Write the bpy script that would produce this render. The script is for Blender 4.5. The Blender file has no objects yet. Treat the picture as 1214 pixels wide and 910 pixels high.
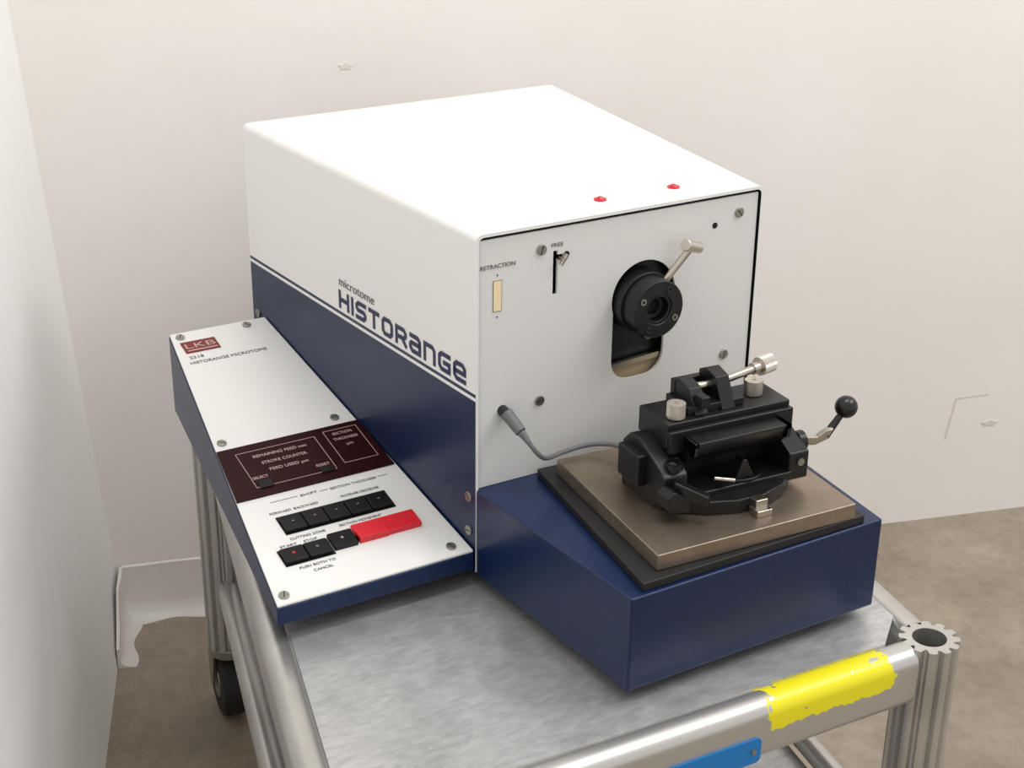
import bpy, bmesh, math
from mathutils import Vector, Matrix, Euler
scene=bpy.context.scene
COL=scene.collection
scene.view_settings.view_transform='Standard'
# ------------------------------------------------------------ materials
def mat(name,col,rough=0.5,metal=0.0,n=None,bump=0.0,bscale=200,spec=0.5,coat=0.0):
    m=bpy.data.materials.new(name);m.use_nodes=True
    nt=m.node_tree;b=nt.nodes['Principled BSDF']
    b.inputs['Base Color'].default_value=(*col,1);b.inputs['Roughness'].default_value=rough
    b.inputs['Metallic'].default_value=metal;b.inputs['Specular IOR Level'].default_value=spec
    b.inputs['Coat Weight'].default_value=coat
    tc=nt.nodes.new('ShaderNodeTexCoord')
    if n:
        sc,col2,lo,hi=n
        t=nt.nodes.new('ShaderNodeTexNoise');t.inputs['Scale'].default_value=sc;t.inputs['Detail'].default_value=8
        nt.links.new(tc.outputs['Object'],t.inputs['Vector'])
        r=nt.nodes.new('ShaderNodeValToRGB')
        r.color_ramp.elements[0].position=lo;r.color_ramp.elements[0].color=(*col,1)
        r.color_ramp.elements[1].position=hi;r.color_ramp.elements[1].color=(*col2,1)
        nt.links.new(t.outputs['Fac'],r.inputs['Fac']);nt.links.new(r.outputs['Color'],b.inputs['Base Color'])
    if bump:
        t=nt.nodes.new('ShaderNodeTexNoise');t.inputs['Scale'].default_value=bscale;t.inputs['Detail'].default_value=4
        nt.links.new(tc.outputs['Object'],t.inputs['Vector'])
        bp=nt.nodes.new('ShaderNodeBump');bp.inputs['Strength'].default_value=bump;bp.inputs['Distance'].default_value=0.002
        nt.links.new(t.outputs['Fac'],bp.inputs['Height']);nt.links.new(bp.outputs['Normal'],b.inputs['Normal'])
    return m
def srgb(r,g,b):
    f=lambda c:(c/255/12.92 if c/255<=0.04045 else ((c/255+0.055)/1.055)**2.4)
    return (f(r),f(g),f(b))
NAVY=srgb(12,32,68)
WHITE=srgb(232,231,228)
M_white=mat('white_enamel',WHITE,0.38,bump=0.03,bscale=900)
M_panel=mat('white_front_paint',srgb(220,219,216),0.4,bump=0.03,bscale=900)
M_navy=mat('navy_enamel',NAVY,0.3,n=(90,srgb(16,38,78),0.35,0.75),bump=0.06,bscale=700,spec=.4)
M_title=mat('navy_ink',srgb(34,38,78),0.5)
M_black=mat('black_anodised',srgb(24,24,26),0.36,0.2,bump=0.05,bscale=800)
M_blackp=mat('black_plastic',srgb(16,16,17),0.3)
M_key=mat('key_black',srgb(11,11,12),0.35,spec=.3)
M_rubber=mat('black_rubber',srgb(20,20,22),0.5)
M_dark=mat('dark_interior',srgb(8,8,9),0.7)
M_steel=mat('steel',srgb(196,190,178),0.28,1.0)
M_knurl=mat('knurled_steel',srgb(212,206,194),0.35,0.9)
M_screw=mat('screw_steel',srgb(160,158,150),0.35,0.9)
M_slot=mat('slot_dark',srgb(35,34,32),0.6)
M_red=mat('red_plastic',srgb(215,28,42),0.35)
M_redled=mat('red_lens',srgb(190,20,30),0.15,coat=0.5)
M_disp=mat('smoked_red_acrylic',srgb(42,10,12),0.3,spec=.12)
M_ink=mat('grey_ink',srgb(110,110,115),0.6)
M_inkw=mat('white_ink',srgb(200,165,162),0.6)
M_logo=mat('logo_red',srgb(120,34,28),0.4)
M_cream=mat('cream_window',srgb(240,222,180),0.4)
M_cable=mat('grey_cable',srgb(98,100,102),0.5)
M_tyre=mat('caster_tyre',srgb(30,28,27),0.6)
M_bluelab=mat('blue_label',srgb(14,120,192),0.35)
M_vinyl=mat('vinyl_base',srgb(226,222,217),0.4,bump=0.1,bscale=20)
M_scuff=mat('wall_scuff',srgb(214,207,200),0.8)
def add_brush(m,scale=(4,220,4),strength=0.18,c1=None,c2=None,cs=18,cstretch=(1,1,1)):
    nt=m.node_tree;b=nt.nodes['Principled BSDF'];tc=nt.nodes.new('ShaderNodeTexCoord')
    mp=nt.nodes.new('ShaderNodeMapping');mp.inputs['Scale'].default_value=scale
    t=nt.nodes.new('ShaderNodeTexNoise');t.inputs['Scale'].default_value=6;t.inputs['Detail'].default_value=6
    nt.links.new(tc.outputs['Object'],mp.inputs['Vector']);nt.links.new(mp.outputs['Vector'],t.inputs['Vector'])
    bp=nt.nodes.new('ShaderNodeBump');bp.inputs['Strength'].default_value=strength;bp.inputs['Distance'].default_value=0.001
    nt.links.new(t.outputs['Fac'],bp.inputs['Height']);nt.links.new(bp.outputs['Normal'],b.inputs['Normal'])
    if c1:
        r=nt.nodes.new('ShaderNodeValToRGB')
        r.color_ramp.elements[0].position=.3;r.color_ramp.elements[0].color=(*c1,1)
        r.color_ramp.elements[1].position=.75;r.color_ramp.elements[1].color=(*c2,1)
        m2=nt.nodes.new('ShaderNodeMapping');m2.inputs['Scale'].default_value=cstretch;m2.inputs['Rotation'].default_value=(0,0,.06)
        n2=nt.nodes.new('ShaderNodeTexNoise');n2.inputs['Scale'].default_value=cs;n2.inputs['Detail'].default_value=12;n2.inputs['Roughness'].default_value=.7
        nt.links.new(tc.outputs['Object'],m2.inputs['Vector']);nt.links.new(m2.outputs['Vector'],n2.inputs['Vector'])
        nt.links.new(n2.outputs['Fac'],r.inputs['Fac']);nt.links.new(r.outputs['Color'],b.inputs['Base Color'])
def smudge(m,scale,lo,hi,dark):
    """worn dirt patches multiplied over the base colour"""
    nt=m.node_tree;b=nt.nodes['Principled BSDF'];src=b.inputs['Base Color'].links[0].from_socket
    tc=nt.nodes.new('ShaderNodeTexCoord');n2=nt.nodes.new('ShaderNodeTexNoise');n2.inputs['Scale'].default_value=scale;n2.inputs['Detail'].default_value=9;n2.inputs['Roughness'].default_value=.65
    nt.links.new(tc.outputs['Object'],n2.inputs['Vector'])
    mr=nt.nodes.new('ShaderNodeMapRange');mr.inputs['From Min'].default_value=lo;mr.inputs['From Max'].default_value=hi;mr.inputs['To Min'].default_value=dark;mr.inputs['To Max'].default_value=1.03
    nt.links.new(n2.outputs['Fac'],mr.inputs['Value'])
    vm=nt.nodes.new('ShaderNodeVectorMath');vm.operation='SCALE';nt.links.new(src,vm.inputs[0]);nt.links.new(mr.outputs['Result'],vm.inputs['Scale']);nt.links.new(vm.outputs[0],b.inputs['Base Color'])
M_stage=mat('brushed_stage_steel',srgb(140,126,112),0.36,0.85)
add_brush(M_stage,(6,160,6),0.12,srgb(142,127,112),srgb(166,151,135),30,(1,1,1))
M_tray=mat('tray_sheet',srgb(170,170,170),0.4,0.6)
add_brush(M_tray,(3,60,3),0.10,srgb(178,178,179),srgb(212,212,211),55,(1,3,1))
smudge(M_tray,11,.36,.52,.86)
def vary_rough(m,scale,lo,hi):
    nt=m.node_tree;b=nt.nodes['Principled BSDF'];tc=nt.nodes.new('ShaderNodeTexCoord')
    t=nt.nodes.new('ShaderNodeTexNoise');t.inputs['Scale'].default_value=scale;t.inputs['Detail'].default_value=9
    mr=nt.nodes.new('ShaderNodeMapRange');mr.inputs['From Min'].default_value=.3;mr.inputs['From Max'].default_value=.7
    mr.inputs['To Min'].default_value=lo;mr.inputs['To Max'].default_value=hi
    nt.links.new(tc.outputs['Object'],t.inputs['Vector']);nt.links.new(t.outputs['Fac'],mr.inputs['Value']);nt.links.new(mr.outputs['Result'],b.inputs['Roughness'])
vary_rough(M_tray,40,.32,.46)
M_side=bpy.data.materials.new('cover_striped_paint');M_side.use_nodes=True
nt=M_side.node_tree;b=nt.nodes['Principled BSDF'];b.inputs['Roughness'].default_value=.36
tc=nt.nodes.new('ShaderNodeTexCoord');sx=nt.nodes.new('ShaderNodeSeparateXYZ');nt.links.new(tc.outputs['Object'],sx.inputs[0])
rp=nt.nodes.new('ShaderNodeValToRGB');rp.color_ramp.interpolation='CONSTANT'
e=rp.color_ramp.elements
e[0].position=0;e[0].color=(*NAVY,1);e[1].position=.2015;e[1].color=(*WHITE,1)
for pos,c in ((.2048,NAVY),(.2100,WHITE)):
    x=e.new(pos);x.color=(*c,1)
nt.links.new(sx.outputs['Z'],rp.inputs['Fac']);nt.links.new(rp.outputs['Color'],b.inputs['Base Color'])

# ------------------------------------------------------------ helpers
def empty(name,parent=None):
    o=bpy.data.objects.new(name,None);COL.objects.link(o)
    if parent:o.parent=parent
    return o
def finish(name,me,m,parent=None,bevel=0,seg=2,smooth=True,ang=0.6):
    if m:
        for x in (m if isinstance(m,(list,tuple)) else [m]): me.materials.append(x)
    if smooth:
        me.shade_smooth();me.set_sharp_from_angle(angle=ang)
    o=bpy.data.objects.new(name,me);COL.objects.link(o)
    if parent:o.parent=parent
    if bevel:
        bv=o.modifiers.new('bevel','BEVEL');bv.width=bevel;bv.segments=seg;bv.limit_method='ANGLE';bv.angle_limit=.6;bv.harden_normals=True
    return o
def mesh(name,vs,fs,m,parent=None,**k):
    me=bpy.data.meshes.new(name);me.from_pydata([tuple(v) for v in vs],[],fs);me.update()
    bm=bmesh.new();bm.from_mesh(me);bmesh.ops.recalc_face_normals(bm,faces=bm.faces);bm.to_mesh(me);bm.free()
    return finish(name,me,m,parent,**k)
def prism(name,pl,z0,z1,m,parent=None,**k):
    f=lambda z,x,y:z(x,y) if callable(z) else z
    n=len(pl)
    vs=[(x,y,f(z0,x,y)) for x,y in pl]+[(x,y,f(z1,x,y)) for x,y in pl]
    fs=[list(range(n))[::-1],list(range(n,2*n))]+[[i,(i+1)%n,n+(i+1)%n,n+i] for i in range(n)]
    return mesh(name,vs,fs,m,parent,**k)
def extr(name,pts,o,ax,ay,az,d0,d1,m,parent=None,**k):
    o,ax,ay,az=map(Vector,(o,ax,ay,az));n=len(pts)
    vs=[o+ax*p[0]+ay*p[1]+az*d0 for p in pts]+[o+ax*p[0]+ay*p[1]+az*d1 for p in pts]
    fs=[list(range(n))[::-1],list(range(n,2*n))]+[[i,(i+1)%n,n+(i+1)%n,n+i] for i in range(n)]
    return mesh(name,vs,fs,m,parent,**k)
def cyl(name,p0,p1,r,m,parent=None,seg=32,r2=None,bevel=0):
    p0,p1=Vector(p0),Vector(p1);d=(p1-p0).normalized()
    a=d.orthogonal().normalized();b=d.cross(a)
    r2=r if r2 is None else r2
    pts=[(math.cos(2*math.pi*i/seg),math.sin(2*math.pi*i/seg)) for i in range(seg)]
    vs=[p0+(a*x+b*y)*r for x,y in pts]+[p1+(a*x+b*y)*r2 for x,y in pts]
    fs=[list(range(seg))[::-1],list(range(seg,2*seg))]+[[i,(i+1)%seg,seg+(i+1)%seg,seg+i] for i in range(seg)]
    return mesh(name,vs,fs,m,parent,bevel=bevel)
def ring(name,p0,p1,ro,ri,m,parent=None,seg=40,bevel=0,outer=None):
    p0,p1=Vector(p0),Vector(p1);d=(p1-p0).normalized()
    a=d.orthogonal().normalized();b=d.cross(a)
    if outer is None: outer=[ro]*seg
    seg=len(outer);vs=[]
    for P in (p0,p1):
        for k in (0,1):
            for i in range(seg):
                t=2*math.pi*i/seg;rr=outer[i] if k==0 else ri
                vs.append(P+(a*math.cos(t)+b*math.sin(t))*rr)
    fs=[]
    for i in range(seg):
        j=(i+1)%seg
        fs+=[[i,j,2*seg+j,2*seg+i],[seg+i,seg+j,3*seg+j,3*seg+i],[i,j,seg+j,seg+i],[2*seg+i,2*seg+j,3*seg+j,3*seg+i]]
    return mesh(name,vs,fs,m,parent,bevel=bevel)
def sphere(name,c,r,m,parent=None):
    bm=bmesh.new();bmesh.ops.create_uvsphere(bm,u_segments=32,v_segments=20,radius=r)
    bmesh.ops.translate(bm,verts=bm.verts,vec=c);me=bpy.data.meshes.new(name);bm.to_mesh(me);bm.free()
    return finish(name,me,m,parent)
def tube(name,pts,r,m,parent=None):
    cu=bpy.data.curves.new(name,'CURVE');cu.dimensions='3D';cu.bevel_depth=r;cu.bevel_resolution=6;cu.use_fill_caps=True
    s=cu.splines.new('NURBS');s.points.add(len(pts)-1)
    for i,p in enumerate(pts): s.points[i].co=(*p,1)
    s.use_endpoint_u=True;s.order_u=4;s.resolution_u=12
    cu.materials.append(m);o=bpy.data.objects.new(name,cu);COL.objects.link(o)
    if parent:o.parent=parent
    return o
def text(name,s,o,right,up,h,m,parent,width=None,bold=0.0,center=False,off=0.0005):
    cu=bpy.data.curves.new(name,'FONT');cu.body=s;cu.size=1;cu.offset=bold;cu.extrude=0.02
    ob=bpy.data.objects.new(name,cu);COL.objects.link(ob);bpy.context.view_layer.update()
    dg=bpy.context.evaluated_depsgraph_get();me=bpy.data.meshes.new_from_object(ob.evaluated_get(dg))
    bpy.data.objects.remove(ob)
    xs=[v.co.x for v in me.vertices];x0,x1=min(xs),max(xs)
    cap=.72;sy=h/cap;sxx=(width/(x1-x0)) if width else sy
    R=Vector(right).normalized();U=Vector(up);U=(U-R*U.dot(R)).normalized();N=R.cross(U)
    o=Vector(o)+N*off
    for v in me.vertices:
        x=(v.co.x-x0-((x1-x0)/2 if center else 0))*sxx;y=v.co.y*sy
        v.co=o+R*x+U*y+N*(v.co.z*0.01)
    me.materials.clear();me.materials.append(m)
    t=bpy.data.objects.new(name,me);COL.objects.link(t);t.parent=parent
    return t
def screw(name,c,n,r,parent,slot=0.6):
    n=Vector(n).normalized();c=Vector(c)
    cyl(name,c-n*.001,c+n*.0022,r,M_screw,parent,24,bevel=.0006)
    a=n.orthogonal().normalized();b=n.cross(a);a2=a*math.cos(slot)+b*math.sin(slot);b2=n.cross(a2)
    extr(name+'_slot',[(-r*.85,-.0006),(r*.85,-.0006),(r*.85,.0006),(-r*.85,.0006)],c,a2,b2,n,.0018,.00235,M_slot,parent,smooth=False)
def rrect(x0,y0,x1,y1,r,n=6):
    out=[]
    for cx,cy,a0 in ((x1-r,y1-r,0),(x0+r,y1-r,90),(x0+r,y0+r,180),(x1-r,y0+r,270)):
        for i in range(n+1):
            a=math.radians(a0+90*i/n);out.append((cx+r*math.cos(a),cy+r*math.sin(a)))
    return out
c_=.2
GL={'H':[[(0,0),(0,1)],[(0,.5),(1,.5)],[(1,0),(1,1)]],
'I':[[(0,0),(0,1)]],
'S':[[(1,1),(c_,1),(0,1-c_),(0,.5+c_*.7),(c_*.7,.5),(1-c_*.7,.5),(1,.5-c_*.7),(1,c_),(1-c_,0),(0,0)]],
'T':[[(0,1),(1,1)],[(.5,1),(.5,0)]],
'O':[[(.5,0),(1-c_,0),(1,c_),(1,1-c_),(1-c_,1),(c_,1),(0,1-c_),(0,c_),(c_,0),(.5,0)]],
'R':[[(0,0),(0,1),(1-c_,1),(1,1-c_),(1,.42+c_),(1-c_,.42),(.3,.42)],[(.6,.42),(1,0)]],
'a':[[(.05,1),(1-c_,1),(1,1-c_),(1,0),(c_,0),(0,c_),(0,.52-c_*.6),(c_*.6,.52),(1,.52)]],
'N':[[(0,0),(0,1),(1-c_,1),(1,1-c_),(1,0)]],
'G':[[(1,1),(c_,1),(0,1-c_),(0,c_),(c_,0),(1,0),(1,.48),(.5,.48)]],
'e':[[(1,0),(c_,0),(0,c_),(0,1-c_),(c_,1),(1-c_,1),(1,1-c_),(1,.48),(0,.48)]]}
def techno(name,s,o,right,up,h,width,m,parent,stroke=.235):
    R=Vector(right).normalized();U=Vector(up).normalized();N=R.cross(U);o=Vector(o)
    nl=sum(1 for c in s if c!='I');ni=len(s)-nl
    st=stroke*h;lw=(width-ni*st)/(nl+(len(s)-1)*.2);gap=.2*lw
    vs=[];fs=[];x=0;lay=0
    for ch in s:
        w=0 if ch=='I' else lw-st
        for pl in GL[ch]:
            q=[Vector((x+st/2+p[0]*w,st/2+p[1]*(h-st))) for p in pl]
            n=len(q);b0=len(vs);lay+=1
            for i in range(n):
                d1=(q[i]-q[i-1]).normalized() if i>0 else None
                d2=(q[i+1]-q[i]).normalized() if i<n-1 else None
                if d1 is None:d1=d2
                if d2 is None:d2=d1
                n1=Vector((-d1.y,d1.x));n2=Vector((-d2.y,d2.x));mm=(n1+n2).normalized();k=st/2/max(.4,mm.dot(n1))
                ext=Vector((0,0))
                if i==0 and pl[0]!=pl[-1]: ext=-d1*st/2
                if i==n-1 and pl[0]!=pl[-1]: ext=d2*st/2
                for sgn in (1,-1):
                    P=q[i]+mm*k*sgn+ext;vs.append(o+R*P.x+U*P.y+N*(.0004+.00004*(lay%3)))
            for i in range(n-1): fs.append([b0+2*i,b0+2*i+1,b0+2*i+3,b0+2*i+2])
        x+=(st if ch=='I' else lw)+gap
    return mesh(name,vs,fs,m,parent,smooth=False)

# ------------------------------------------------------------ dims
W,D,H,h1,F=.36,.5203,.3804,.1019,.2584
kL,kR=.0616,.1182
xL=lambda y:-kL*y
xR=lambda y:W+kR*y
ZC=-.012      # cart top
ZF=-.52       # floor

MT=empty('microtome')
i=.0015
prism('base_body',[(xL(-F)+i,-F),(xR(-F)-i,-F),(xR(D)-i,D-.004),(xL(D)+i,D-.004)],0,h1,M_navy,MT,bevel=.0025)
for k,(x,y) in enumerate([(.05,-.22),(.29,-.22),(.02,.45),(.36,.45)]):
    cyl('foot_%d'%k,(x,y,ZC+.0005),(x,y,0.001),.014,M_rubber,MT)
def prof(y,off):
    r=.008-off*.6;l=xL(y)+off;rr=xR(y)-off;t=H-off;zb=.004
    p=[(l,zb)]
    for k in range(7):
        a=math.radians(180-90*k/6);p.append((l+r+r*math.cos(a),t-r+r*math.sin(a)))
    for k in range(7):
        a=math.radians(90-90*k/6);p.append((rr-r+r*math.cos(a),t-r+r*math.sin(a)))
    p.append((rr,zb));return [(x,y,z) for x,z in p]
o0,o1,i0,i1=prof(0,0),prof(D,0),prof(0,.0035),prof(D-.004,.0035)
n=len(o0);vs=o0+o1+i0+i1;fs=[];mi=[]
for k in range(n-1):
    fs.append([k,k+1,n+k+1,n+k]);mi.append(0)
    fs.append([2*n+k,2*n+k+1,3*n+k+1,3*n+k]);mi.append(2)
    fs.append([k,k+1,2*n+k+1,2*n+k]);mi.append(1)
fs.append(list(range(n,2*n)));mi.append(0);fs.append(list(range(3*n,4*n)));mi.append(2)
me=bpy.data.meshes.new('cover_shell');me.from_pydata(vs,[],fs);me.update()
for p_,m_ in zip(me.polygons,mi): p_.material_index=m_
bm=bmesh.new();bm.from_mesh(me);bmesh.ops.recalc_face_normals(bm,faces=bm.faces);bm.to_mesh(me);bm.free()
finish('cover_shell',me,[M_side,M_white,M_dark],MT,ang=.7)
def keyhole(cx=.207,cz=.279,r=.041,xl=.168,xr=.236,zb=.188,rb=.024):
    pts=[]
    zi_r=cz-math.sqrt(max(0,r*r-(xr-cx)**2));zi_l=cz-math.sqrt(max(0,r*r-(xl-cx)**2))
    a0=math.atan2(zi_r-cz,xr-cx);a1=math.atan2(zi_l-cz,xl-cx)+2*math.pi
    for k in range(41):
        a=a0+(a1-a0)*k/40;pts.append((cx+r*math.cos(a),cz+r*math.sin(a)))
    for k in range(9):
        a=math.radians(180+90*k/8);pts.append((xl+rb+rb*math.cos(a),zb+rb+rb*math.sin(a)))
    for k in range(9):
        a=math.radians(270+90*k/8);pts.append((xr-rb+rb*math.cos(a),zb+rb+rb*math.sin(a)))
    return pts
XZY=((0,0,0),(1,0,0),(0,0,1),(0,1,0))
fp=extr('front_panel',[(.0050,h1+.0005),(W-.0058,h1+.0005),(W-.0058,H-.0072),(.0050,H-.0072)],*XZY,.0025,.0055,M_panel,MT,smooth=False)
cut=extr('cut',keyhole(),*XZY,-.02,.03,None,None,smooth=False)
cut2=extr('cut2',[(.0915,.302),(.097,.302),(.097,.340),(.104,.340),(.104,.3445),(.097,.3445),(.097,.349),(.0915,.349)],*XZY,-.02,.03,None,None,smooth=False)
for c in (cut,cut2):
    bo=fp.modifiers.new('b','BOOLEAN');bo.operation='DIFFERENCE';bo.object=c;bo.solver='EXACT'
bpy.context.view_layer.update();dg=bpy.context.evaluated_depsgraph_get()
me=bpy.data.meshes.new_from_object(fp.evaluated_get(dg));fp.modifiers.clear();fp.data=me
for c in (cut,cut2): bpy.data.objects.remove(c)
extr('bulkhead',[(.006,h1+.002),(W-.006,h1+.002),(W-.006,H-.008),(.006,H-.008)],*XZY,.045,.048,M_dark,MT,smooth=False)
extr('carriage_plate',rrect(.160,.205,.245,.325,.01),*XZY,.016,.022,M_black,MT)
extr('guide_strip',[(.160,.199),(.245,.204),(.245,.210),(.160,.205)],*XZY,.007,.012,M_steel,MT)
extr('guide_lower',[(.160,.180),(.245,.180),(.245,.202),(.160,.198)],*XZY,.012,.014,mat('cream_ledge',srgb(176,156,126),.5),MT)
sphere('carriage_bolt',(.222,.013,.228),.0045,M_screw,MT)
cx,cz=.203,.276
ring('specimen_head',(cx,.02,cz),(cx,-.031,cz),.0315,.0165,M_black,MT,56,bevel=.0015)
ring('specimen_collar',(cx,.02,cz),(cx,-.010,cz),.0345,.029,M_black,MT,56,bevel=.001)
ring('specimen_inner_ring',(cx,.0,cz),(cx,-.029,cz),.0175,.0135,M_blackp,MT,40,bevel=.0008)
cyl('specimen_socket',(cx,.0,cz),(cx,-.014,cz),.0138,M_dark,MT)
ring('specimen_socket_ring',(cx,-.01,cz),(cx,-.020,cz),.0128,.009,M_slot,MT)
for k in range(4):
    a=math.radians(60+90*k);x,z=cx+.0240*math.cos(a),cz+.0240*math.sin(a)
    ring('head_bolt_%d'%k,(x,-.030,z),(x,-.0322,z),.0036,.0018,M_screw if k in (1,3) else M_slot,MT,16)
    cyl('head_bolt_core_%d'%k,(x,-.030,z),(x,-.0313,z),.002,M_dark,MT,12)
cyl('clamp_rod',(.224,-.012,.300),(.248,-.020,.333),.0040,M_steel,MT,20)
kd=Vector((.80,.25,-.30)).normalized();kc=Vector((.2500,-.0205,.3350))
cyl('clamp_knob',kc-kd*.0135,kc+kd*.0135,.0064,M_knurl,MT,28,bevel=.001)
extr('retraction_window',[(.0215,.297),(.0305,.297),(.0305,.3285),(.0215,.3285)],*XZY,.0018,.003,M_cream,MT,smooth=False)
extr('retraction_frame',[(.0207,.2962),(.0313,.2962),(.0313,.3293),(.0207,.3293)],*XZY,.0021,.003,M_screw,MT,smooth=False)
for k,(z,s) in enumerate(((.334,1),(.291,-1))):
    extr('retraction_arrow_%d'%k,[(.0250,z),(.0270,z),(.026,z+.002*s)],*XZY,.0022,.003,M_slot,MT,smooth=False)
text('retraction_label','RETRACTION',(.0065,.0025,.3425),(1,0,0),(0,0,1),.0045,M_ink,MT,width=.040)
text('free_label','FREE',(.089,.0025,.3535),(1,0,0),(0,0,1),.0040,M_ink,MT,width=.014)
cyl('toggle_pin',(.0985,.004,.3405),(.0990,-.006,.3410),.0020,M_steel,MT,12)
cyl('toggle_lever',(.0975,-.003,.335),(.1035,-.005,.346),.0022,M_steel,MT,12)
cyl('toggle_hole',(.1075,.004,.3435),(.1075,.0018,.3435),.0032,M_dark,MT,16)
cyl('panel_hole',(.297,.004,.344),(.297,.0021,.344),.0034,M_dark,MT,20)
for k,(x,z) in enumerate([(.077,.353),(.329,.354),(.078,.187),(.321,.190)]):
    screw('panel_screw_%d'%k,(x,.0025,z),(0,-1,0),.0056,MT,slot=.5+k)
for k,(x,y) in enumerate([(.173,.041),(.268,.041)]):
    ring('indicator_bezel_%d'%k,(x,y,H-.001),(x,y,H+.0015),.0068,.005,M_red,MT)
    sphere('indicator_lens_%d'%k,(x,y,H-.001),.0052,M_redled,MT)
rS=Vector((kL,-1,0)).normalized();nS=Vector((-1,-kL,0)).normalized();UP=(0,0,1)
sp=lambda y,z:(xL(y),y,z)
techno('side_title','HISTORaNGe',sp(.286,.2150),rS,UP,.0225,.269,M_title,MT)
text('side_subtitle','microtome',sp(.284,.2435),rS,UP,.0110,M_ink,MT,width=.080)
for k,(y,z) in enumerate([(.012,.090),(.012,.050),(.505,.137)]):
    screw('side_screw_%d'%k,sp(y,z),nS,.0055,MT,slot=k)

# ------------------------------------------------------------ control console
wx=lambda y:-.227+.1426*y
wz=lambda x,y:.031+.2208*y
wb=lambda x,y:.008+.056*y
yb=.487
plan=[(wx(0),0),(-.002,0),(xL(yb)-.001,yb),(wx(yb),yb)]
prism('console_body',plan,wb,lambda x,y:wz(x,y)-.003,M_navy,MT,bevel=.0015)
prism('console_top_plate',[(wx(0)+.001,.001),(-.002,.001),(xL(yb)-.001,yb-.001),(wx(yb)+.001,yb-.001)],lambda x,y:wz(x,y)-.003,wz,M_white,MT,bevel=.001)
nW=Vector((0,-.2208,1)).normalized();uW=Vector((0,1,.2208)).normalized()
P=lambda x,y,d=0:Vector((x,y,wz(x,y)))+nW*d
def slab(name,pl,d0,d1,m,**k):
    n=len(pl);vs=[P(x,y,d0) for x,y in pl]+[P(x,y,d1) for x,y in pl]
    fs=[list(range(n))[::-1],list(range(n,2*n))]+[[i,(i+1)%n,n+(i+1)%n,n+i] for i in range(n)]
    return mesh(name,vs,fs,m,MT,**k)
def rect(x0,y0,x1,y1): return [(x0,y0),(x1,y0),(x1,y1),(x0,y1)]
def outline(name,x0,y0,x1,y1,t,m,d=.0022):
    for k,r in enumerate((rect(x0,y0,x1,y0+t),rect(x0,y1-t,x1,y1),rect(x0,y0,x0+t,y1),rect(x1-t,y0,x1,y1))):
        slab(name+'_%d'%k,r,d-.0003,d,m,smooth=False)
def wt(name,s,x,y,h,m,w=None,center=False,d=0.0):
    text(name,s,P(x,y,d),(1,0,0),uW,h,m,MT,width=w,center=center,off=.0004)
slab('display_panel',[(-.203,.160),(-.014,.160),(-.017,.248),(-.191,.248)],-.0005,.0018,M_disp,smooth=False)
outline('display_frame',-.174,.174,-.078,.236,.0006,M_inkw)
outline('thickness_frame',-.066,.180,-.024,.240,.0006,M_inkw)
wt('disp_text_1','REMAINING FEED mm',-.125,.223,.0048,M_inkw,w=.064,center=True,d=.0018)
wt('disp_text_2','STROKE COUNTER',-.125,.210,.0048,M_inkw,w=.054,center=True,d=.0018)
wt('disp_text_3','FEED USED µm',-.125,.197,.0048,M_inkw,w=.046,center=True,d=.0018)
wt('disp_text_4','SELECT',-.172,.188,.0045,M_inkw,w=.018,d=.0018)
wt('disp_text_5','RESET',-.098,.184,.0045,M_inkw,w=.016,d=.0018)
wt('disp_text_6','SECTION',-.045,.230,.0045,M_inkw,w=.024,center=True,d=.0018)
wt('disp_text_7','THICKNESS',-.045,.220,.0045,M_inkw,w=.030,center=True,d=.0018)
wt('disp_text_8','µm',-.045,.209,.0045,M_inkw,w=.008,center=True,d=.0018)
slab('select_key',rect(-.170,.1715,-.154,.183),.001,.0035,M_key,bevel=.0005)
slab('reset_key',rect(-.097,.172,-.081,.181),.001,.0035,M_key,bevel=.0005)
slab('logo_plate',rect(-.152,.440,-.108,.463),0,.0012,M_logo,smooth=False)
wt('logo_text','LKB',-.149,.4475,.0105,M_inkw,w=.038,d=.0012)
slab('logo_bar',rect(-.149,.4425,-.111,.4445),.0012,.0016,M_inkw,smooth=False)
wt('model_number','2218',-.152,.428,.0055,M_ink,w=.018)
wt('model_name','HISTORANGE MICROTOME',-.155,.417,.0055,M_ink,w=.098)
def key(name,x0,y0,x1,y1,m,h=.005): slab(name,rect(x0,y0,x1,y1),-.001,h,m,bevel=.0012,seg=3)
slab('key_bezel_upper',rect(-.175,.094,-.046,.123),-.0005,.0010,M_key,smooth=False)
for k in range(5):
    x=-.1735+k*.0252;key('shift_key_%d'%k,x,.096,x+.0244,.119,M_key)
    slab('shift_key_mark_%d'%k,rect(x+.011,.108,x+.0135,.1086),.0048,.0053,M_inkw,smooth=False)
slab('key_bezel_lower',rect(-.195,.049,-.139,.074),-.0005,.0010,M_key,smooth=False)
for k in range(2):
    x=-.1935+k*.0265;key('step_key_%d'%k,x,.051,x+.0255,.072,M_key)
    slab('step_key_mark_%d'%k,rect(x+.011,.061,x+.014,.0635),.0048,.0053,M_red if k==0 else M_ink,smooth=False)
key('section_key',-.138,.053,-.111,.076,M_key)
slab('section_key_mark',rect(-.126,.064,-.1235,.0665),.0048,.0053,M_inkw,smooth=False)
key('run_key',-.109,.055,-.035,.079,M_red,.006)
key('run_key_step',-.109,.054,-.074,.067,M_red,.008)
labs=[('SHIFT',-.125,.146,.020),('SECTION THICKNESS',-.072,.145,.056),('FORWARD  BACKWARD',-.150,.129,.056),('INCREASE DECREASE',-.072,.129,.046),
('CUTTING ZONE',-.154,.085,.040),('SECTION MOVEMENT',-.092,.086,.050),('START    STOP',-.168,.077,.042),('PUSH BOTH TO',-.163,.041,.040),('CANCEL',-.160,.033,.022)]
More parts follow.
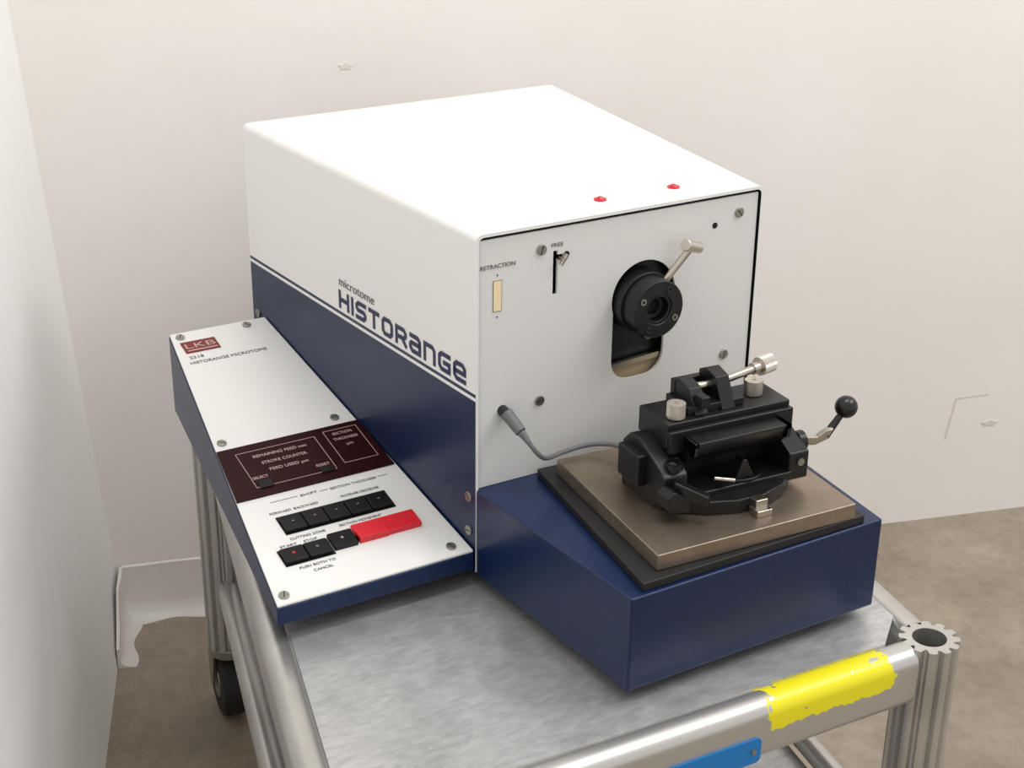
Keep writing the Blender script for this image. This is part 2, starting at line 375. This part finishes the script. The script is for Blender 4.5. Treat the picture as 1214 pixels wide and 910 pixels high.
for k,(s,x,y,w) in enumerate(labs): wt('key_label_%d'%k,s,x,y,.0036,M_ink,w=w,center=True)
for k,(x0,x1,y) in enumerate([(-.170,-.138,.148),(-.112,-.102,.147),(-.042,-.030,.147)]): slab('key_rule_%d'%k,rect(x0,y,x1,y+.0006),0,.0004,M_ink,smooth=False)
for k,(x,y) in enumerate([(-.147,.475),(-.060,.475),(-.179,.262),(-.040,.262),(-.214,.012),(-.022,.014)]):
    screw('console_screw_%d'%k,P(x,y),nW,.0055,MT,slot=.3+k*.8)

# ------------------------------------------------------------ stage
prism('stage_rubber_plate',[(.034,-.253),(.305,-.2555),(.330,-.020),(.073,-.004)],h1,.111,M_rubber,MT,bevel=.001)
prism('stage_steel_plate',[(.058,-.241),(.291,-.256),(.315,-.043),(.0845,-.024)],.111,.128,M_stage,MT,bevel=.0012)
th=math.radians(-4.5);ST=Vector((.197,-.150,.128))
ex=Vector((math.cos(th),math.sin(th),0));ey=Vector((-math.sin(th),math.cos(th),0));ez=Vector((0,0,1))
KH=empty('knife_holder',MT)
def L(x,y,z): return ST+ex*x+ey*y+ez*z
def lbox(name,x0,y0,z0,x1,y1,z1,m=M_black,bevel=.0015):
    return extr(name,[(x0,y0),(x1,y0),(x1,y1),(x0,y1)],ST,ex,ey,ez,z0,z1,m,KH,bevel=bevel)
def lyz(name,pts,x0,x1,m=M_black,bevel=.0012): return extr(name,pts,ST,ey,ez,ex,x0,x1,m,KH,bevel=bevel)
# base block: straight-sided with a shallow faceted front
foot=[(-.086,.045),(-.086,-.018),(-.070,-.040),(-.046,-.056),(-.018,-.065),(.014,-.065),(.042,-.055),(.062,-.038),(.074,-.014),(.074,.045)]
extr('holder_foot',foot,ST,ex,ey,ez,0,.015,M_black,KH,bevel=.0018)
lbox('holder_slide',-.055,-.046,.013,.060,.045,.021)
cyl('holder_turntable',L(0.008,-.016,.020),L(.008,-.016,.024),.030,M_blackp,KH,48,bevel=.001)
def arm(name,x0,x1,y0=-.045):
    lyz(name,[(y0,.010),(.042,.010),(.042,.050),(.030,.062),(.010,.064),(-.014,.054),(-.030,.047),(y0,.040)],x0,x1,bevel=.002)
arm('cradle_arm_left',-.088,-.060,-.038)
arm('cradle_arm_right',.056,.080)
lbox('cradle_arm_left_step',-.098,-.005,.018,-.086,.034,.052,bevel=.002)
lbox('cradle_cross',-.075,-.002,.010,.078,.042,.036,bevel=.002)
seg=[]
for a in range(200,341,10): seg.append((.048*math.cos(math.radians(a)),.086+.048*math.sin(math.radians(a))))
lyz('tilt_segment',[(p[0]*.9,p[1]) for p in seg]+[(.040,.072),(-.040,.072)],-.056,.054,bevel=.001)
for k,xx_ in enumerate((-.0565,.0525)): lyz('tilt_scale_%d'%k,[(p[0]*.93,p[1]-.001) for p in seg]+[(.040,.058),(-.040,.058)],xx_,xx_+.004,M_blackp,.0005)
lbox('blade_bar',-.072,-.014,.058,.074,.040,.085,bevel=.0018)
lbox('blade_bar_front_lip',-.072,-.021,.055,.074,-.014,.079,bevel=.0015)
cyl('bar_socket',L(.038,-.0215,.069),L(.038,-.016,.069),.0045,M_dark,KH,20)
ring('bar_socket_rim',L(.038,-.0218,.069),L(.038,-.018,.069),.0058,.0045,M_blackp,KH,20)
for nm,x0,x1,hh in (('jaw_left',-.035,-.020,.112),('jaw_right',-.004,.012,.119)):
    lyz(nm,[(-.008,.085),(.036,.085),(.038,hh-.006),(.026,hh),(.008,hh-.004)],x0,x1,bevel=.001)
lbox('jaw_base',-.042,-.004,.085,.024,.038,.093,bevel=.001)
lbox('jaw_back',-.036,.032,.090,.020,.040,.108,bevel=.001)
lbox('jaw_tongue',-.032,-.012,.093,-.022,.002,.105,bevel=.001)
cyl('jaw_bolt',L(-.021,.018,.104),L(.000,.018,.104),.004,M_steel,KH,16)
cyl('jaw_spindle',L(.012,.022,.102),L(.066,.033,.104),.0042,M_steel,KH,20)
def knob(name,p0,p1,r,n=36):
    out=[r*(1 if i%2 else .95) for i in range(n*2)]
    ring(name,p0,p1,r,r*.25,M_knurl,KH,outer=out);p0=Vector(p0);p1=Vector(p1)
    cyl(name+'_core',p0,p0+(p1-p0)*.97,r*.3,M_steel,KH,16)
knob('spindle_knob',L(.067,.0335,.104),L(.084,.037,.1045),.0100)
cyl('spindle_collar',L(.057,.0315,.1036),L(.068,.0335,.104),.0062,M_steel,KH)
knob('bar_thumbscrew_left',L(-.055,-.002,.086),L(-.055,-.002,.101),.0095)
knob('bar_thumbscrew_right',L(.047,.013,.086),L(.047,.013,.101),.0095)
cyl('lever_pivot',L(.079,-.022,.040),L(.087,-.022,.040),.011,M_black,KH)
extr('lever_plate',[(0,-.006),(.022,-.006),(.034,.000),(.038,.012),(.030,.010),(.022,.003),(0,.004)],(.2775,-.174,.168),(.86,-.42,.02),(.1,-.1,1),(0.4,.9,0),-.004,.004,M_steel,KH,bevel=.001)
cyl('lever_shank',(.305,-.188,.171),(.327,-.186,.191),.0044,M_black,KH,r2=.0034)
sphere('lever_ball',(.332,-.186,.197),.0118,M_blackp,KH)
extr('lock_lever_left',[(-.012,0),(.010,-.004),(.012,.010),(-.008,.022),(-.016,.016)],L(-.078,-.044,.012),ex,ez,ey,-.012,.010,M_black,KH,bevel=.002)
extr('lock_blade_left',[(0,0),(.034,-.002),(.034,.008),(0,.018)],L(-.078,-.044,.022),(.62,-.78,0),ez,(.78,.62,0),-.005,.005,M_blackp,KH,bevel=.0015)
extr('clamp_triangle',[(-.010,0),(.012,0),(.002,.020),(-.002,.020)],L(.004,-.036,.024),ex,ez,ey,-.006,.008,M_blackp,KH,bevel=.001)
cyl('lock_pin',L(-.030,-.040,.030),L(-.014,-.052,.030),.0022,M_steel,KH,14)
ring('arm_ring_left',L(-.072,-.030,.046),L(-.072,-.030,.052),.009,.006,M_blackp,KH)
cyl('arm_screw_right',L(.069,-.046,.030),L(.069,-.0475,.030),.004,M_screw,KH,16)
lbox('front_clamp',-.006,-.082,0,.012,-.066,.007,M_steel,.001)
lbox('front_clamp_jaw',-.004,-.076,.006,.010,-.064,.016,M_steel,.001)

# cable
cyl('cable_grommet',(.033,.004,.186),(.034,-.005,.184),.0060,M_rubber,MT,24)
cyl('cable_plug',(.034,-.004,.185),(.0390,-.026,.171),.0070,M_cable,MT,24,r2=.006,bevel=.001)
cyl('cable_boot',(.0390,-.026,.171),(.0425,-.036,.162),.0045,M_cable,MT,20,r2=.0028)
tube('cable',[(.0420,-.034,.1635),(.048,-.044,.151),(.058,-.042,.141),(.080,-.028,.136),(.110,-.022,.135),(.135,-.030,.139),(.150,-.060,.142),(.150,-.090,.145)],.0026,M_cable,MT)

# ------------------------------------------------------------ cart
CT=empty('utility_cart')
FL,FR,BL,BR=Vector((-.300,-.290)),Vector((.350,-.320)),Vector((-.075,.585)),Vector((.520,.545))
tray=[FL,FR,BR,BL]
def clipped(q,c):
    out=[]
    for k in range(4):
        p=q[k];a=(q[k-1]-p).normalized();b_=(q[(k+1)%4]-p).normalized()
        out+=[tuple(p+a*c+b_*.012),tuple(p+b_*c+a*.012)]
    return out
prism('tray_sheet',clipped(tray,.05),ZC-.004,ZC-.0008,M_tray,CT,smooth=False)
prism('lower_shelf',clipped(tray,.05),-.305,-.300,M_tray,CT,smooth=False)
M_rail=mat('rail_aluminium',srgb(206,204,200),0.32,0.8,n=(14,srgb(184,182,178),0.3,0.8),bump=0.08,bscale=90)
M_front=mat('front_rail_painted',srgb(200,198,194),0.34,0.8)
nt=M_front.node_tree;b=nt.nodes['Principled BSDF'];tc=nt.nodes.new('ShaderNodeTexCoord')
sx=nt.nodes.new('ShaderNodeSeparateXYZ');nt.links.new(tc.outputs['Object'],sx.inputs[0])
nz=nt.nodes.new('ShaderNodeTexNoise');nz.inputs['Scale'].default_value=55;nz.inputs['Detail'].default_value=7;nt.links.new(tc.outputs['Object'],nz.inputs['Vector'])
def math_(op,a,bv):
    q=nt.nodes.new('ShaderNodeMath');q.operation=op
    for k,v in enumerate((a,bv)):
        if isinstance(v,(int,float)): q.inputs[k].default_value=v
        else: nt.links.new(v,q.inputs[k])
    return q.outputs[0]
nn=math_('MULTIPLY',math_('SUBTRACT',nz.outputs['Fac'],.5),.035)
xx=math_('ADD',sx.outputs['X'],math_('MULTIPLY',nn,1.3))
m1=math_('GREATER_THAN',xx,.140);m2=math_('LESS_THAN',xx,.288)
zz=math_('ADD',sx.outputs['Z'],math_('MULTIPLY',nn,.6));m3=math_('GREATER_THAN',zz,-.044)
wear=math_('LESS_THAN',nz.outputs['Fac'],.66)
mm=math_('MULTIPLY',math_('MULTIPLY',m1,m2),math_('MULTIPLY',m3,wear))
mx=nt.nodes.new('ShaderNodeMix');mx.data_type='RGBA';nt.links.new(mm,mx.inputs[0])
mx.inputs[6].default_value=(*srgb(202,200,196),1);mx.inputs[7].default_value=(*srgb(238,226,25),1)
nt.links.new(mx.outputs[2],b.inputs['Base Color'])
nt.links.new(math_('MULTIPLY',math_('SUBTRACT',1,mm),.8),b.inputs['Metallic'])
def rail(name,a,b2,m,w=.036,h=.066,ztop=ZC,inset=.028):
    a=Vector((a.x,a.y,0));b2=Vector((b2.x,b2.y,0));d=(b2-a).normalized();out=d.cross(Vector((0,0,1)))
    a=a+d*inset;b2=b2-d*inset;Ln=(b2-a).length
    pts=rrect(-w/2,-h,w/2,0,.016,8)
    return extr(name,pts,a+Vector((0,0,ztop)),out,(0,0,1),d,0,Ln,m,CT)
rail('rail_front',FL,FR,M_front)
rail('rail_right',FR,BR,M_rail)
rail('rail_back',BR,BL,M_rail)
rail('rail_left',BL,FL,M_rail)
for nm,a,b2 in (('lower_rail_left',BL,FL),('lower_rail_front',FL,FR),('lower_rail_right',FR,BR),('lower_rail_back',BR,BL)):
    cyl(nm,(a.x,a.y,-.285),(b2.x,b2.y,-.285),.0135,M_rail,CT,24)
d=(FR-FL).normalized();out=Vector((d.y,-d.x,0));dv=Vector((d.x,d.y,0))
o=Vector((FL.x,FL.y,0))+out*.018
extr('blue_label',rrect(.225,-.074,.428,-.046,.006),o,dv,(0,0,1),out,-.001,.002,M_bluelab,CT)
for k in range(2):
    q=o+dv*(.235+.184*k)+out*.002+Vector((0,0,-.060));cyl('label_rivet_%d'%k,q,q+out*.0015,.003,M_screw,CT,16)
def post(name,p,ztop,zbot):
    outl=[]
    for k in range(12):
        outl+=[.0305,.031,.031,.0305,.0245,.0245]
    ring(name,(p.x,p.y,zbot),(p.x,p.y,ztop),.03,.0175,M_rail,CT,outer=outl)
    cyl(name+'_core',(p.x,p.y,zbot),(p.x,p.y,ztop-.035),.0176,M_dark,CT)
def caster(name,p,ang):
    c=Vector((p.x,p.y,0));ax=Vector((math.cos(ang),math.sin(ang),0));fw=Vector((-ax.y,ax.x,0));w=c+fw*.022
    zc=ZF+.055
    cyl(name+'_wheel',w-ax*.018+Vector((0,0,zc)),w+ax*.018+Vector((0,0,zc)),.055,M_tyre,CT,48,bevel=.006)
    cyl(name+'_hub',w-ax*.0195+Vector((0,0,zc)),w+ax*.0195+Vector((0,0,zc)),.026,M_screw,CT,32,bevel=.002)
    for s in (-1,1):
        extr(name+'_fork_%d'%(s+1),[(-.026,.062),(.016,.062),(.010,-.008),(-.004,-.010)],w+ax*s*.0235+Vector((0,0,zc)),fw,(0,0,1),ax,-.0015,.0015,M_screw,CT,bevel=.0006)
    cyl(name+'_swivel',c+Vector((0,0,zc+.060)),c+Vector((0,0,zc+.075)),.028,M_screw,CT,32,bevel=.002)
for k,(p,a) in enumerate(((FR,.3),(FL,.5),(BL,-.15),(BR,.2))):
    post('post_%d'%k,p,ZC-.0002,ZF+.130);caster('caster_%d'%k,p,a)

# ------------------------------------------------------------ room
M_wall=mat('painted_wall',srgb(239,235,231),.75,n=(3,srgb(235,230,225),.3,.7),bump=.35,bscale=22)
M_walll=mat('painted_wall_left',srgb(243,242,240),.7,n=(3,srgb(240,239,236),.3,.7),bump=.15,bscale=35)
C=Vector((-.1295,.931,ZF));ub=Vector((.959,-.285,0)).normalized()
nb=Vector((.285,.959,0)).normalized()
cdir=Vector((-.0655,.021,.9966));ctop=C+cdir*1.9
E=C+ub*3.2
mesh('wall_back',[C,E,E+Vector((0,0,1.9*.9966)),ctop,C+nb*.08,E+nb*.08,E+nb*.08+Vector((0,0,1.9)),ctop+nb*.08],[[0,1,2,3],[4,5,6,7],[0,1,5,4],[1,2,6,5],[2,3,7,6],[3,0,4,7]],M_wall,None,smooth=False)
dl=Vector((-.1475,-.369,0)).normalized()
nl=Vector((-.93,.37,0)).normalized()
G=C+dl*3.0;GT=ctop+dl*3.0
mesh('wall_left',[C,G,GT,ctop,C+nl*.08,G+nl*.08,GT+nl*.08,ctop+nl*.08],[[0,1,2,3],[4,5,6,7],[0,1,5,4],[1,2,6,5],[2,3,7,6],[3,0,4,7]],M_walll,None,smooth=False)
M_floor=mat('concrete_floor',srgb(140,127,110),.42,n=(6,srgb(166,153,136),.3,.72),bump=.15,bscale=60)
smudge(M_floor,45,.35,.6,.84)
mesh('floor',[(-2.5,-3,ZF),(4,-3,ZF),(4,2,ZF),(-2.5,2,ZF),(-2.5,-3,ZF-.05),(4,-3,ZF-.05),(4,2,ZF-.05),(-2.5,2,ZF-.05)],[[0,1,2,3],[4,5,6,7],[0,1,5,4],[1,2,6,5],[2,3,7,6],[3,0,4,7]],M_floor,None,smooth=False)
def cove(name,a,b2,nrm,h,m,wob=0):
    a=Vector(a);b2=Vector(b2);nrm=Vector(nrm).normalized();N=24;vs=[];fs=[]
    prof=[(.001,h),(.005,h-.002),(.005,.03),(.009,.014),(.018,.004),(.026,.001),(.026,0),(.001,0)]
    K=len(prof)
    for i_ in range(N+1):
        t=i_/N;p=a.lerp(b2,t)
        hh=1-wob*max(0,t-.45)*1.3
        for o_,z in prof: vs.append(p+nrm*(o_*(1+.2*math.sin(t*9)))+Vector((0,0,z*hh)))
    for i_ in range(N):
        for k in range(K): fs.append([i_*K+k,i_*K+(k+1)%K,(i_+1)*K+(k+1)%K,(i_+1)*K+k])
    fs.append(list(range(K)));fs.append(list(range(N*K,(N+1)*K)))
    return mesh(name,vs,fs,m,None)
cove('baseboard_back',C+ub*.004,C+ub*.150,-nb,.097,M_vinyl)
cove('baseboard_left',C+dl*.004,C+dl*.150,-nl,.097,M_vinyl,.9)
def chip(name,c,r,sx_=1,m=M_scuff):
    c=Vector(c)-nb*.0012;pts=[]
    for k in range(14):
        a=2*math.pi*k/14;q=r*(1+.35*math.sin(k*2.3));pts.append((q*math.cos(a)*sx_,q*math.sin(a)))
    return extr(name,pts,c,ub,(0,0,1),nb,0,.0011,m,None,smooth=False)
chip('wall_mark_1',(.249,.8195,.366),.0045,2.0,M_vinyl)  # small flat patch added as a chip in the wall paint
def onwall(x,z):
    t=(x-C.x)/ub.x;return (x,C.y+ub.y*t,z)
a=onwall(1.303,-.31)
extr('wall_mark_2',[(-.03,-.05),(-.026,-.05),(-.014,.029),(.05,.031),(.05,.0345),(-.018,.0325)],a,ub,(0,0,1),nb,-.0003,.0002,M_scuff,None,smooth=False)  # thin flat strip added as a faint scuff on the wall
chip('wall_mark_3',onwall(1.36,-.335),.005,3.0)  # flat patch added as a small wall scuff

# ------------------------------------------------------------ lights / world
w=bpy.data.worlds.new('World');scene.world=w;w.use_nodes=True
bg=w.node_tree.nodes['Background'];bg.inputs[0].default_value=(1.0,.990,.977,1);bg.inputs[1].default_value=.82
def area(name,loc,tgt,size,power,col=(1,.982,.96),sy=None):
    l=bpy.data.lights.new(name,'AREA');l.energy=power;l.size=size;l.color=col
    if sy:l.shape='RECTANGLE';l.size_y=sy
    o=bpy.data.objects.new(name,l);COL.objects.link(o);o.location=loc
    o.rotation_euler=(Vector(tgt)-Vector(loc)).to_track_quat('-Z','Y').to_euler();return o
area('ceiling_light',(.3,-.25,2.2),(.3,.2,0),1.1,16,sy=.35)
area('ceiling_light.001',(1.7,-1.0,2.1),(.3,.5,-.1),1.2,23,sy=.4)
# ------------------------------------------------------------ camera
cam=bpy.data.cameras.new('camera');co=bpy.data.objects.new('camera',cam);COL.objects.link(co)
cam.sensor_fit='HORIZONTAL';cam.sensor_width=36;cam.lens=1828.8*36/1214;cam.clip_start=.02
co.matrix_world=Matrix.Translation((-.711,-1.2411,.851))@Euler((1.1575,-.0108,-.5412),'XYZ').to_matrix().to_4x4()
scene.camera=co
